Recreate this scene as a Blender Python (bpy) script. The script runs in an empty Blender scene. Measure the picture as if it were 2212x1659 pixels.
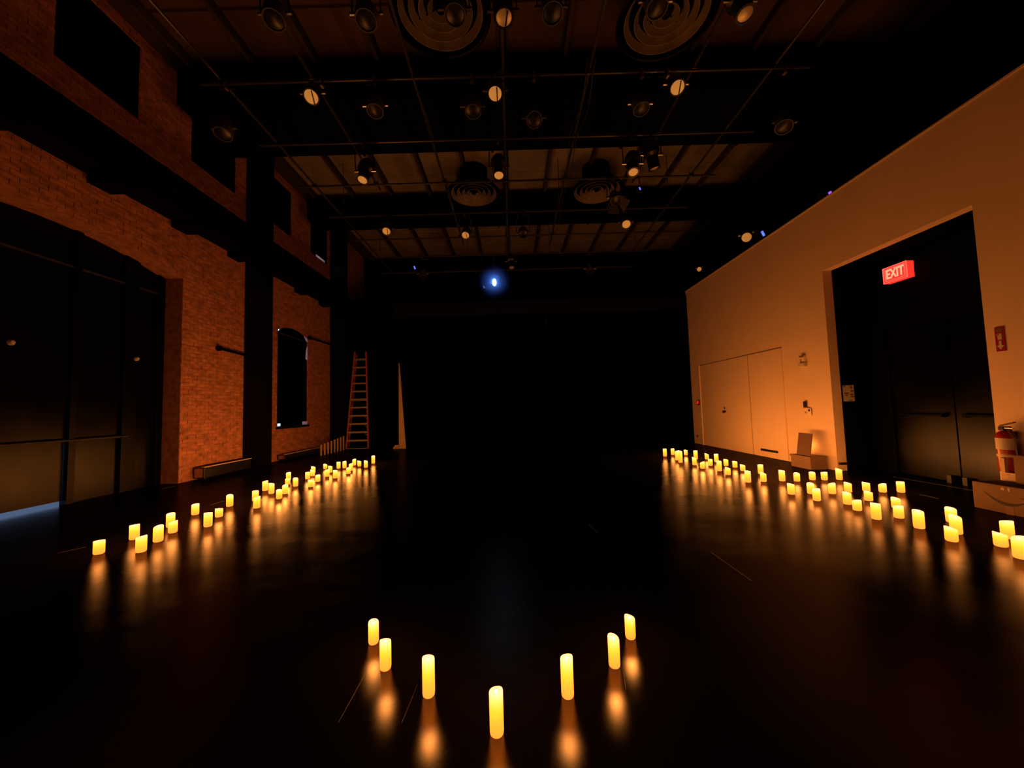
import bpy, bmesh, math, random
from mathutils import Vector, Matrix

# ---------------------------------------------------------------- scene, camera, world, exposure
scene = bpy.context.scene
COL = scene.collection
PI = math.pi
rng = random.Random(11)

FPX, FW = 832.0, 2212.0                       # focal length in pixels of the 2212 px wide frame
PITCH, ROLL, EYE = math.radians(3.5), math.radians(1.64), 1.3
cam_data = bpy.data.cameras.new('camera')
cam_data.sensor_fit = 'HORIZONTAL'
cam_data.sensor_width = 36.0
cam_data.lens = FPX / FW * 36.0
cam_data.clip_start, cam_data.clip_end = 0.05, 200
cam = bpy.data.objects.new('camera', cam_data)
COL.objects.link(cam)
_fwd = Vector((0, math.cos(PITCH), math.sin(PITCH)))
_r0 = Vector((1, 0, 0)); _u0 = _r0.cross(_fwd)
_r = _r0 * math.cos(ROLL) - _u0 * math.sin(ROLL)
_u = _r0 * math.sin(ROLL) + _u0 * math.cos(ROLL)
cam.matrix_world = Matrix(((_r.x, _u.x, -_fwd.x, 0), (_r.y, _u.y, -_fwd.y, 0), (_r.z, _u.z, -_fwd.z, EYE), (0, 0, 0, 1)))
scene.camera = cam

world = bpy.data.worlds.new('daylight_outside')
scene.world = world
world.use_nodes = True
world.node_tree.nodes['Background'].inputs['Color'].default_value = (0.36, 0.56, 1.0, 1)
world.node_tree.nodes['Background'].inputs['Strength'].default_value = 3.2

vs = scene.view_settings
vs.view_transform = 'Standard'; vs.look = 'None'; vs.gamma = 1.0; vs.exposure = 0.0
vs.use_curve_mapping = False
try:
    scene.cycles.use_denoising = True
    scene.cycles.sample_clamp_indirect = 4.0
    scene.cycles.max_bounces = 4
    scene.cycles.diffuse_bounces = 2
    scene.cycles.glossy_bounces = 2
    scene.cycles.transmission_bounces = 1
    scene.cycles.volume_bounces = 0
    scene.cycles.use_adaptive_sampling = True
    scene.cycles.adaptive_threshold = 0.03
    scene.cycles.use_light_tree = False
except Exception:
    pass

CANDLE_COLOR = (1.0, 0.305, 0.052)
CANDLE_WATTS = 7.0

# ---------------------------------------------------------------- materials
def mat(name, col, rough=0.6, metal=0.0, noise=0.0, nscale=6.0, bump=0.0, bscale=40.0, spec=0.5, stretch=(1, 1, 1)):
    m = bpy.data.materials.new(name); m.use_nodes = True
    nt = m.node_tree; b = nt.nodes['Principled BSDF']
    b.inputs['Base Color'].default_value = (*col, 1)
    b.inputs['Roughness'].default_value = rough
    b.inputs['Metallic'].default_value = metal
    b.inputs['Specular IOR Level'].default_value = spec
    if noise or bump:
        tc = nt.nodes.new('ShaderNodeNewGeometry')
        mp = nt.nodes.new('ShaderNodeMapping'); mp.inputs['Scale'].default_value = stretch
        nt.links.new(tc.outputs['Position'], mp.inputs['Vector'])
    if noise:
        n = nt.nodes.new('ShaderNodeTexNoise'); n.inputs['Scale'].default_value = nscale; n.inputs['Detail'].default_value = 5
        nt.links.new(mp.outputs['Vector'], n.inputs['Vector'])
        r = nt.nodes.new('ShaderNodeValToRGB')
        r.color_ramp.elements[0].position = 0.3; r.color_ramp.elements[1].position = 0.7
        r.color_ramp.elements[0].color = (*[c * (1 - noise) for c in col], 1)
        r.color_ramp.elements[1].color = (*[min(1, c * (1 + noise)) for c in col], 1)
        nt.links.new(n.outputs['Fac'], r.inputs['Fac'])
        nt.links.new(r.outputs['Color'], b.inputs['Base Color'])
    if bump:
        n2 = nt.nodes.new('ShaderNodeTexNoise'); n2.inputs['Scale'].default_value = bscale; n2.inputs['Detail'].default_value = 4
        nt.links.new(mp.outputs['Vector'], n2.inputs['Vector'])
        bp = nt.nodes.new('ShaderNodeBump'); bp.inputs['Strength'].default_value = bump; bp.inputs['Distance'].default_value = 0.02
        nt.links.new(n2.outputs['Fac'], bp.inputs['Height'])
        nt.links.new(bp.outputs['Normal'], b.inputs['Normal'])
    return m

def emit(name, col, strength, base=(0.02, 0.02, 0.02)):
    m = mat(name, base, 0.4)
    b = m.node_tree.nodes['Principled BSDF']
    b.inputs['Emission Color'].default_value = (*col, 1)
    b.inputs['Emission Strength'].default_value = strength
    return m

M = {}
M['black'] = mat('black_paint', (0.006, 0.006, 0.006), 0.55, noise=0.3)
M['velour'] = mat('black_velour', (0.004, 0.004, 0.004), 0.95, spec=0.1)
M['steel'] = mat('black_steel', (0.010, 0.010, 0.010), 0.42, noise=0.3, nscale=3)
M['pipe'] = mat('painted_pipe', (0.035, 0.032, 0.030), 0.34, noise=0.4, nscale=7)
M['zinc'] = mat('zinc_hardware', (0.45, 0.43, 0.40), 0.30, metal=1.0)
M['grey'] = mat('grey_casing', (0.055, 0.052, 0.052), 0.6, noise=0.15)
M['lens'] = mat('frosted_lens', (0.92, 0.86, 0.74), 0.52, metal=0.75, noise=0.06, nscale=30)
M['lens_glow_added'] = emit('lens_with_added_glow', (1.0, 0.37, 0.07), 0.42, (0.45, 0.34, 0.22))  # emission added where reflected candlelight alone is too dim
M['vent'] = mat('cream_metal', (0.24, 0.195, 0.14), 0.5, noise=0.15, nscale=5)
M['wall'] = mat('cream_drywall', (0.74, 0.56, 0.40), 0.62, noise=0.035, nscale=1.6, bump=0.04, bscale=60)
M['door'] = mat('cream_door_paint', (0.76, 0.575, 0.41), 0.50, noise=0.03, nscale=1.2)
M['gap'] = mat('dark_joint', (0.10, 0.05, 0.03), 0.8)
M['brick'] = mat('brick_face', (0.42, 0.175, 0.105), 0.80, noise=0.42, nscale=5.5, bump=0.35, bscale=45, stretch=(1, 1, 2.4))
M['mortar'] = mat('mortar', (0.36, 0.155, 0.095), 0.9, noise=0.35, nscale=9, bump=0.3, bscale=60)
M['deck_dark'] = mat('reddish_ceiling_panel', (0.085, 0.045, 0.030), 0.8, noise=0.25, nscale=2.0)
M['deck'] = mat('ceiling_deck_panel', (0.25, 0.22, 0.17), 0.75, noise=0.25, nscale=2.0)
M['joist'] = mat('ceiling_joist', (0.045, 0.028, 0.018), 0.8, noise=0.25)
M['duct'] = mat('black_duct', (0.005, 0.005, 0.005), 0.5)
M['orange'] = mat('orange_fibreglass', (0.52, 0.13, 0.045), 0.5, noise=0.08)
M['alu'] = mat('worn_aluminium', (0.50, 0.46, 0.40), 0.4, metal=0.6, noise=0.12)
M['card'] = mat('brown_cardboard', (0.17, 0.105, 0.062), 0.85, noise=0.08)
M['cardd'] = mat('dark_board', (0.13, 0.07, 0.045), 0.85, noise=0.08)
M['ink'] = mat('black_print', (0.012, 0.010, 0.010), 0.7)
M['tape'] = mat('packing_tape', (0.18, 0.10, 0.055), 0.3)
M['pale'] = mat('pale_board', (0.55, 0.40, 0.27), 0.7, noise=0.08)
M['red'] = mat('red_enamel', (0.30, 0.014, 0.010), 0.3)
M['white'] = mat('white_label', (0.52, 0.46, 0.38), 0.6)
M['plastic'] = mat('cream_plastic', (0.80, 0.66, 0.48), 0.35)
M['blackp'] = mat('black_plastic', (0.008, 0.008, 0.008), 0.35)
M['gate'] = mat('dark_gate_panel', (0.005, 0.004, 0.003), 0.30, noise=0.3, nscale=1.5, spec=0.35)
M['vestdoor'] = mat('black_gloss_door', (0.003, 0.003, 0.002), 0.28, noise=0.2, nscale=1.5, spec=0.4)
M['ground'] = mat('outdoor_concrete', (0.7, 0.7, 0.7), 0.9, noise=0.1)
M['gaff'] = mat('worn_floor_tape', (0.11, 0.10, 0.095), 0.5)
M['exit_glow'] = emit('exit_red_glow', (1.0, 0.035, 0.022), 1.0)
M['exit_line'] = emit('exit_red_edge', (1.0, 0.10, 0.07), 1.6)
M['exit_text'] = emit('exit_letter', (1.0, 0.24, 0.13), 2.0)
M['blue'] = emit('blue_lens', (0.55, 0.75, 1.0), 8.0)
M['led_blue'] = emit('blue_indicator', (0.13, 0.20, 1.0), 1.2)
M['led_violet'] = emit('violet_indicator', (0.40, 0.10, 1.0), 1.1)
M['led_red'] = emit('red_indicator', (1.0, 0.02, 0.03), 1.2)

def sheen(m, refl, rough, base, var=0.0, bump=0.0, dist='BECKMANN'):
    """worn black finish: near-black body colour under a weak, soft reflection"""
    nt = m.node_tree; nt.nodes.remove(nt.nodes['Principled BSDF'])
    d = nt.nodes.new('ShaderNodeBsdfDiffuse'); d.inputs['Color'].default_value = (*base, 1)
    g = nt.nodes.new('ShaderNodeBsdfAnisotropic'); g.distribution = dist
    g.inputs['Color'].default_value = (refl, refl, refl, 1); g.inputs['Roughness'].default_value = rough
    a = nt.nodes.new('ShaderNodeAddShader')
    nt.links.new(d.outputs[0], a.inputs[0]); nt.links.new(g.outputs[0], a.inputs[1])
    nt.links.new(a.outputs[0], nt.nodes['Material Output'].inputs['Surface'])
    geo = nt.nodes.new('ShaderNodeNewGeometry')
    if var:
        n = nt.nodes.new('ShaderNodeTexNoise'); n.inputs['Scale'].default_value = 1.3; n.inputs['Detail'].default_value = 5
        nt.links.new(geo.outputs['Position'], n.inputs['Vector'])
        mr = nt.nodes.new('ShaderNodeMapRange')
        mr.inputs['From Min'].default_value, mr.inputs['From Max'].default_value = 0.3, 0.7
        mr.inputs['To Min'].default_value, mr.inputs['To Max'].default_value = rough - var, rough + var
        nt.links.new(n.outputs['Fac'], mr.inputs['Value']); nt.links.new(mr.outputs['Result'], g.inputs['Roughness'])
    if bump:
        mp = nt.nodes.new('ShaderNodeMapping'); mp.inputs['Scale'].default_value = (0.35, 2.2, 1)
        nt.links.new(geo.outputs['Position'], mp.inputs['Vector'])
        n = nt.nodes.new('ShaderNodeTexNoise'); n.inputs['Scale'].default_value = 1.4; n.inputs['Detail'].default_value = 2
        nt.links.new(mp.outputs['Vector'], n.inputs['Vector'])
        b = nt.nodes.new('ShaderNodeBump'); b.inputs['Strength'].default_value = bump; b.inputs['Distance'].default_value = 0.02
        nt.links.new(n.outputs['Fac'], b.inputs['Height']); nt.links.new(b.outputs['Normal'], g.inputs['Normal'])
    return m
def finish(name, refl, rough, base, var=0.0, bump=0.0):
    m = bpy.data.materials.new(name); m.use_nodes = True
    return sheen(m, refl, rough, base, var, bump)
M['gate'] = finish('dark_gate_panel', 0.012, 0.34, (0.0022, 0.0018, 0.0015), 0.04)
M['vestdoor'] = finish('black_gloss_door', 0.015, 0.32, (0.0015, 0.0013, 0.001), 0.04)
M['steel'] = finish('black_steel', 0.008, 0.40, (0.0030, 0.0026, 0.0024))
M['black'] = finish('black_paint', 0.004, 0.5, (0.0018, 0.0016, 0.0015))
M['velour'] = finish('black_velour', 0.0, 0.6, (0.0012, 0.0011, 0.001))
M['duct'] = finish('black_duct', 0.006, 0.4, (0.0028, 0.0025, 0.0024))
M['header'] = finish('dark_header_timber', 0.004, 0.5, (0.011, 0.0105, 0.010))
M['floor'] = finish('black_stage_floor', 0.062, 0.275, (0.0045, 0.0036, 0.003), 0.035, 0.10)

def wax_material():
    m = mat('glowing_wax', (0.08, 0.05, 0.02), 0.6, spec=0.15)
    nt = m.node_tree; b = nt.nodes['Principled BSDF']
    tc = nt.nodes.new('ShaderNodeTexCoord')
    sp = nt.nodes.new('ShaderNodeSeparateXYZ')
    nt.links.new(tc.outputs['Generated'], sp.inputs['Vector'])
    r = nt.nodes.new('ShaderNodeValToRGB')
    e = r.color_ramp.elements
    e[0].position = 0.0; e[0].color = (0.45, 0.085, 0.010, 1)
    e[1].position = 1.0; e[1].color = (1.0, 0.26, 0.11, 1)
    for p, c in ((0.35, (0.65, 0.118, 0.008, 1)), (0.62, (0.85, 0.165, 0.008, 1)), (0.82, (1.0, 0.20, 0.035, 1))):
        k = e.new(p); k.color = c
    nt.links.new(sp.outputs['Z'], r.inputs['Fac'])
    nt.links.new(r.outputs['Color'], b.inputs['Emission Color'])
    b.inputs['Emission Strength'].default_value = 5.0
    return m
M['wax'] = wax_material()
M['flame'] = emit('led_flame', (1.0, 0.78, 0.35), 6.0)
for _k in ('wax', 'flame'): M[_k].cycles.emission_sampling = 'NONE'   # faint next to the candle lamps: found by reflection rays alone

# ---------------------------------------------------------------- mesh helpers
class MB:
    """collects shapes in world coordinates; build() links them as one mesh object"""
    def __init__(self): self.bm = bmesh.new()
    def hexa(self, p):                                   # 8 points: bottom 4, top 4
        v = [self.bm.verts.new(q) for q in p]
        for f in ((3, 2, 1, 0), (4, 5, 6, 7), (0, 1, 5, 4), (1, 2, 6, 5), (2, 3, 7, 6), (3, 0, 4, 7)):
            self.bm.faces.new([v[i] for i in f])
        return self
    def box(self, x0, x1, y0, y1, z0, z1):
        return self.hexa([(x0, y0, z0), (x1, y0, z0), (x1, y1, z0), (x0, y1, z0), (x0, y0, z1), (x1, y0, z1), (x1, y1, z1), (x0, y1, z1)])
    def obox(self, c, ax, ay, az):                       # centre and three half-axis vectors
        c, ax, ay, az = map(Vector, (c, ax, ay, az))
        return self.hexa([c - ax - ay - az, c + ax - ay - az, c + ax + ay - az, c - ax + ay - az,
                          c - ax - ay + az, c + ax - ay + az, c + ax + ay + az, c - ax + ay + az])
    def bar(self, p0, p1, w, t, up=(0, 0, 1)):           # rectangular bar from p0 to p1
        p0, p1 = Vector(p0), Vector(p1); d = (p1 - p0)
        s = d.cross(Vector(up))
        if s.length < 1e-5: s = d.cross(Vector((0, 1, 0)))
        s.normalize(); n = s.cross(d).normalized()
        return self.obox((p0 + p1) / 2, d / 2, s * w / 2, n * t / 2)
    def lathe(self, prof, mtx=None, seg=20):             # (r, z) pairs about local z
        mtx = mtx or Matrix(); rings = []
        for r, z in prof:
            if r < 1e-6: rings.append([self.bm.verts.new(mtx @ Vector((0, 0, z)))])
            else: rings.append([self.bm.verts.new(mtx @ Vector((r * math.cos(2 * PI * i / seg), r * math.sin(2 * PI * i / seg), z))) for i in range(seg)])
        for a, b in zip(rings, rings[1:]):
            for i in range(seg):
                j = (i + 1) % seg
                if len(a) == 1 and len(b) == 1: continue
                if len(a) == 1: self.bm.faces.new((a[0], b[j], b[i]))
                elif len(b) == 1: self.bm.faces.new((a[i], a[j], b[0]))
                else: self.bm.faces.new((a[i], a[j], b[j], b[i]))
        return self
    def cyl(self, p0, p1, r, r2=None, seg=10):
        p0, p1 = Vector(p0), Vector(p1); d = p1 - p0
        m = Matrix.Translation(p0) @ d.to_track_quat('Z', 'Y').to_matrix().to_4x4()
        r2 = r if r2 is None else r2
        return self.lathe([(0, 0), (r, 0), (r2, d.length), (0, d.length)], m, seg)
    def tube(self, pts, r, seg=6):
        pts = [Vector(p) for p in pts]; rings = []
        for i, p in enumerate(pts):
            d = (pts[min(i + 1, len(pts) - 1)] - pts[max(i - 1, 0)]).normalized()
            q = d.to_track_quat('Z', 'Y')
            rings.append([self.bm.verts.new(p + q @ Vector((r * math.cos(2 * PI * k / seg), r * math.sin(2 * PI * k / seg), 0))) for k in range(seg)])
        for a, b in zip(rings, rings[1:]):
            for k in range(seg): self.bm.faces.new((a[k], a[(k + 1) % seg], b[(k + 1) % seg], b[k]))
        self.bm.faces.new(rings[0][::-1]); self.bm.faces.new(rings[-1])
        return self
    def prism(self, poly, off):                          # 3-D polygon pushed along off
        off = Vector(off)
        a = [self.bm.verts.new(p) for p in poly]; b = [self.bm.verts.new(Vector(p) + off) for p in poly]
        self.bm.faces.new(a[::-1]); self.bm.faces.new(b)
        n = len(a)
        for i in range(n): self.bm.faces.new((a[i], a[(i + 1) % n], b[(i + 1) % n], b[i]))
        return self
    def build(self, name, material, parent=None, smooth=False, bevel=0.0):
        bmesh.ops.recalc_face_normals(self.bm, faces=self.bm.faces)
        if parent is not None:
            o0 = Vector(parent.get('_o', (0, 0, 0)))
        else:
            xs = [v.co for v in self.bm.verts]
            o0 = Vector(((min(v.x for v in xs) + max(v.x for v in xs)) / 2, (min(v.y for v in xs) + max(v.y for v in xs)) / 2, min(v.z for v in xs)))
        bmesh.ops.translate(self.bm, verts=self.bm.verts, vec=-o0)
        me = bpy.data.meshes.new(name); self.bm.to_mesh(me); self.bm.free()
        if smooth:
            for p in me.polygons: p.use_smooth = True
            try: me.set_sharp_from_angle(angle=math.radians(40))
            except Exception: pass
        me.materials.append(M[material] if isinstance(material, str) else material)
        o = bpy.data.objects.new(name, me); COL.objects.link(o)
        if parent is None: o.location = o0
        else: o.parent = parent
        o['_o'] = tuple(o0)
        if bevel:
            md = o.modifiers.new('bevel', 'BEVEL'); md.width = bevel; md.segments = 2; md.limit_method = 'ANGLE'
        return o

def thing(name, label, cat, loc, group=None):
    o = bpy.data.objects.new(name, None); COL.objects.link(o)
    o.location = loc; o.empty_display_size = 0.1
    o['_o'] = tuple(loc); o['label'] = label; o['category'] = cat
    if group: o['group'] = group
    return o
def tag(o, label, cat, group=None):
    o['label'] = label; o['category'] = cat
    if group: o['group'] = group
    return o
def struct(o, label=None, kind='structure'):
    o['kind'] = kind
    if label: o['label'] = label
    return o
ORD = ('first second third fourth fifth sixth seventh eighth ninth tenth eleventh twelfth thirteenth fourteenth fifteenth sixteenth seventeenth '
       'eighteenth nineteenth twentieth').split()
def ordinal(i):                                          # 0-based
    if i < 20: return ORD[i]
    t = {2: 'twenty', 3: 'thirty', 4: 'forty'}[(i + 1) // 10]
    return {2: 'twentieth', 3: 'thirtieth', 4: 'fortieth'}[(i + 1) // 10] if (i + 1) % 10 == 0 else t + '-' + ORD[(i + 1) % 10 - 1]

# ---------------------------------------------------------------- room dimensions (metres)
XL, XR = -6.6, 5.8           # brick face, drywall face
YB = 17.2                    # far wall above the curtain
YF = -3.0                    # wall behind the viewer
ZC = 8.3                     # ceiling deck
ZR = 4.93                    # top of the drywall, beam underside
ZG = 6.6                     # pipe grid
GATE = (3.8, 7.65)           # arched gateway, along y
WIN = (10.8, 12.42)          # lower arched window
UPW = [(2.91, 4.20), (5.34, 6.63), (7.77, 9.06), (10.20, 11.42), (12.56, 13.72)]
SILL = 6.68
def gate_arch(y):
    t = (y - sum(GATE) / 2) / ((GATE[1] - GATE[0]) / 2); return 4.10 + 0.27 * (1 - t * t)
def win_arch(y):
    t = (y - sum(WIN) / 2) / ((WIN[1] - WIN[0]) / 2); return 3.70 + 0.18 * (1 - t * t)
def holes(y):
    h = []
    if GATE[0] < y < GATE[1]: h.append((-0.1, gate_arch(y)))
    if WIN[0] < y < WIN[1]: h.append((0.95, win_arch(y)))
    for a, b in UPW:
        if a < y < b: h.append((SILL, 8.05))
    return h

# ---------------------------------------------------------------- the setting
fl = struct(MB().box(-7.35, 8.2, YF, YB, -0.12, 0).build('floor', 'floor'))
# marley joints: narrow worn tape lines on the stage floor
for p0, p1, w in (((-4.51, 3.87), (-4.41, 4.03), 0.012), ((-4.47, 5.74), (-4.46, 5.99), 0.014), ((6.15, 6.35), (6.22, 5.0), 0.016), ((5.34, 5.18), (5.34, 4.95), 0.010), ((1.68, 3.42), (1.69, 2.87), 0.008),
                  ((-0.77, 1.70), (-0.77, 2.01), 0.0022), ((0.80, 4.32), (0.83, 4.03), 0.010), ((-6.45, 7.13), (-6.42, 7.40), 0.012), ((-0.50, 1.69), (-0.49, 1.91), 0.0016), ((0.50, 1.95), (0.48, 1.84), 0.002)):
    MB().bar((*p0, 0.0012), (*p1, 0.0012), w, 0.002).build('floor_tape', 'gaff', fl)
struct(MB().box(-14, -7.36, -2, 20, -0.2, -0.1).build('ground_outside', 'ground'))

def wall_from_holes(x0, x1, ya, yb, zb, zt, fn, brk):
    mb = MB(); ys = sorted(set([ya, yb] + [b for b in brk if ya < b < yb]))
    for a, b in zip(ys, ys[1:]):
        e = 1e-4
        ha, hb = sorted(fn(a + e)), sorted(fn(b - e))
        la = lb = zb
        for (p, q), (p2, q2) in zip(ha, hb):
            if p > zb: mb.hexa([(x0, a, la), (x1, a, la), (x1, b, lb), (x0, b, lb), (x0, a, p), (x1, a, p), (x1, b, p2), (x0, b, p2)])
            la, lb = q, q2
        mb.hexa([(x0, a, la), (x1, a, la), (x1, b, lb), (x0, b, lb), (x0, a, zt), (x1, a, zt), (x1, b, zt), (x0, b, zt)])
    return mb
brk = [GATE[0] + (GATE[1] - GATE[0]) * i / 16 for i in range(17)] + [WIN[0] + (WIN[1] - WIN[0]) * i / 10 for i in range(11)] + [v for w in UPW for v in w]
wl = struct(wall_from_holes(-7.05, XL - 0.008, YF, YB, 0, ZC + 0.1, holes, brk).build('wall_left', 'mortar'))

# bricks, running bond: the 300 that show largest are parts of their own, the rest one part
def brick_runs():
    out = []; row = 0; z = 0.006
    while z < ZC - 0.07:
        y = 3.0 - (0.1075 if row % 2 else 0)
        while y < 13.95:
            a, b = y, y + 0.205
            n = 20; run = None
            for i in range(n + 1):
                yy = a + (b - a) * i / n
                ok = not any(p - 0.068 < z < q for p, q in holes(yy))
                if ok and run is None: run = yy
                if (not ok or i == n) and run is not None:
                    end = yy
                    if end - run > 0.035: out.append(((run + end) / 2, z + 0.0335, end - run))
                    run = None
            y += 0.215
        z += 0.0767; row += 1
    return out
def pix(p):
    d = Vector(p) - Vector((0, 0, EYE)); w = d.dot(_fwd)
    return FW / 2 + FPX * d.dot(_r) / w, 829.5 - FPX * d.dot(_u) / w, w
bricks = []
for y, z, l in brick_runs():
    px, py, w = pix((XL, y, z))
    vis = 0 < px < 2212 and 0 < py < 1659 and not (5.1 < z < 6.1) and not (8.85 < y < 10.5)
    bricks.append((-(l / y ** 3) if vis else 1, y, z, l))
bricks.sort()
bme = None; rest = MB()
for k, (s, y, z, l) in enumerate(bricks):
    dx = rng.uniform(-0.004, 0.003)
    if k < 300 and s < 0:
        if bme is None:
            o = MB().box(-0.024, 0.0, -0.5, 0.5, -0.033, 0.033).build('brick', 'brick'); bme = o.data
            me = bme
            off = o.location.copy(); me.transform(Matrix.Translation(off)); o['_o'] = (0, 0, 0)
        else:
            o = bpy.data.objects.new('brick', bme); COL.objects.link(o)
        o.parent = wl
        o.location = Vector((XL + dx, y, z)) - Vector(wl['_o'])
        o.scale = (1, l, 1)
    else:
        rest.box(XL - 0.024 + dx, XL + dx, y - l / 2, y + l / 2, z - 0.033, z + 0.033)
ro = rest.build('brickwork', 'brick', wl); ro['kind'] = 'stuff'

# right-hand drywall with the recessed doorway
DOOR = (4.67, 7.0); DTOP = 3.66
wr = struct(wall_from_holes(XR, XR + 0.17, YF, 12.5, 0, ZR, lambda y: [(-0.1, DTOP)] if DOOR[0] < y < DOOR[1] else [], list(DOOR)).build('wall_right', 'wall'))
struct(MB().box(XR - 0.015, XR + 0.19, YF, 12.5, ZR, ZR + 0.025).build('trim_1', 'wall'), 'pale cap strip along the top of the cream wall')
struct(MB().box(XR + 0.17, 8.2, YF, 12.5, ZR - 0.1, ZR).box(XR, 8.2, 12.45, 12.5, 0, ZR - 0.1).build('wall_ledge', 'black'), 'black ledge behind the top of the cream wall')
struct(MB().box(8.0, 8.2, YF, YB, 0, ZC + 0.1).build('wall_right_upper', 'black'), 'black upper wall set back behind the ledge')
struct(MB().box(-7.05, 8.2, YB, YB + 0.2, 0, ZC + 0.1).build('wall_back', 'black'), 'black far wall')
struct(MB().box(-7.35, 8.2, YF - 0.2, YF, 0, ZC + 0.1).build('wall_front', 'black'), 'black wall behind the viewpoint')
# vestibule behind the doorway
struct(MB().box(XR + 0.17, 6.6, DOOR[1], DOOR[1] + 0.1, 0, DTOP + 0.1).box(XR + 0.17, 6.6, DOOR[0] - 0.1, DOOR[0], 0, DTOP + 0.1)
       .box(XR + 0.17, 6.6, DOOR[0], DOOR[1], DTOP, DTOP + 0.1).box(6.6, 6.7, DOOR[0] - 0.1, DOOR[1] + 0.1, 0, DTOP + 0.1).build('wall_vestibule', 'black'), 'black recess walls inside the doorway')
dv = struct(MB().box(6.50, 6.6, 6.62, 6.98, 0, DTOP - 0.02).box(6.50, 6.6, 4.69, 4.80, 0, DTOP - 0.02).box(6.50, 6.6, 4.80, 6.62, 2.45, DTOP - 0.02).build('door_1', 'black'), 'black frame of the black doors in the recess')
for a, b in ((4.81, 5.70), (5.72, 6.61)):
    lf = MB().box(6.53, 6.58, a, b, 0.015, 2.44).build('door_leaf', 'vestdoor', dv)
    MB().bar((6.49, a + 0.12, 1.0), (6.49, b - 0.12, 1.0), 0.05, 0.03).box(6.48, 6.53, a + 0.12, a + 0.16, 0.97, 1.03).box(6.48, 6.53, b - 0.16, b - 0.12, 0.97, 1.03).build('push_bar', 'black', lf)
for y in (5.60, 5.80):
    MB().box(6.44, 6.53, y - 0.03, y + 0.03, 0.0, 0.11).build('door_stop', 'blackp', dv)
# flush double doors in the cream wall
d2 = struct(MB().box(XR - 0.004, XR, 8.20, 11.84, 0.01, 2.42).build('door_2', 'wall'), 'flush cream double doors in the cream wall')
for a, b in ((8.21, 9.37), (9.40, 11.80)):
    MB().box(XR - 0.022, XR - 0.004, a, b, 0.015, 2.41).build('door_leaf', 'door', d2)
MB().box(XR - 0.008, XR - 0.004, 9.37, 9.40, 0.0, 2.41).build('joint_strip', 'gap', d2)
MB().box(XR - 0.045, XR - 0.004, 11.80, 11.84, 0.0, 2.43).build('edge_strip', 'plastic', d2)
h = MB().cyl((XR - 0.022, 10.53, 1.02), (XR - 0.075, 10.53, 1.02), 0.028).bar((XR - 0.07, 10.56, 1.02), (XR - 0.07, 10.42, 1.02), 0.03, 0.02).cyl((XR - 0.022, 10.53, 1.12), (XR - 0.035, 10.53, 1.12), 0.026).build('door_handle', 'blackp', d2)
MB().box(XR - 0.040, XR - 0.022, 8.51, 9.08, 0.135, 0.185).build('kick_vent', 'blackp', d2)

# ceiling deck of 4-foot panels between joists
ce = struct(MB().box(-7.05, 8.2, YF, YB, ZC, ZC + 0.15).build('ceiling', 'joist'))
pms = {}
for i in range(-5, 7):
    for j in range(10):
        x, y = 0.62 + 1.22 * i, 5.58 + 1.21 * j
        if y > YB - 0.6 or x > 7.6: continue
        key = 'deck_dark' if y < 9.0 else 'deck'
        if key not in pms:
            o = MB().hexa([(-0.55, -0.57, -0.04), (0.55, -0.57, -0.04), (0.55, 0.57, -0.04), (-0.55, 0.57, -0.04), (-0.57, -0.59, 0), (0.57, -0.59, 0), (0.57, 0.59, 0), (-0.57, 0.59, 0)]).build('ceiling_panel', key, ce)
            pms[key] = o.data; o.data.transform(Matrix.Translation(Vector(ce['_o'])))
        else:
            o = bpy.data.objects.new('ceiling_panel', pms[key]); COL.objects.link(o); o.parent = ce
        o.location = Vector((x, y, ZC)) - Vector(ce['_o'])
for i in range(-5, 8):
    MB().box(1.22 * i - 0.035, 1.22 * i + 0.035, 4.0, YB, ZC - 0.20, ZC).build('joist', 'joist', ce)

# steel frame on the brick wall
bx0, bx1 = XL + 0.005, -6.15
ZB, ZT = 5.16, 5.80         # underside and top of the beam
sb = struct(MB().box(bx0, bx0 + 0.12, YF, 13.9, ZB + 0.03, ZT).build('steel_beam', 'steel'), 'black riveted steel beam running along the brick wall')
MB().box(bx0, bx1, YF, 13.9, ZB, ZB + 0.03).build('bottom_flange', 'steel', sb)
MB().box(bx0, bx1, YF, 13.9, ZT, ZT + 0.03).build('top_flange', 'steel', sb)
MB().box(bx1 - 0.02, bx1, YF, 13.9, ZB + 0.03, ZT).build('web_plate', 'steel', sb)
for y in (4.36, 5.84, 7.34, 8.83, 11.60, 13.08):
    MB().box(bx0, bx1, y, y + 0.36, ZB - 0.13, ZB).build('splice_plate', 'steel', sb)
for ya, yb, lab in ((9.44, 9.66, 'black steel column dividing the brick wall, beside the heater'), (13.92, 14.12, 'black steel column at the far end of the brick wall')):
    cxa, cxb = XL + 0.005, -6.03
    c = struct(MB().box(cxa + 0.05, cxb - 0.05, (ya + yb) / 2 - 0.02, (ya + yb) / 2 + 0.02, 0, ZC).build('steel_column', 'steel'), lab)
    MB().box(cxb - 0.05, cxb, ya, yb, 0, ZC).build('flange', 'steel', c)
    MB().box(cxa, cxa + 0.05, ya, yb, 0, ZC).build('flange', 'steel', c)
    MB().box(cxa + 0.05, cxb - 0.05, ya, ya + 0.015, 0, ZC).build('cover_plate', 'steel', c)
    MB().box(cxa, cxb + 0.06, ya - 0.06, yb + 0.06, 0, 0.03).build('base_plate', 'steel', c)
    MB().box(cxb - 0.12, cxb + 0.02, ya - 0.05, ya, ZB - 0.28, ZB).build('bracket', 'steel', c)

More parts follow.
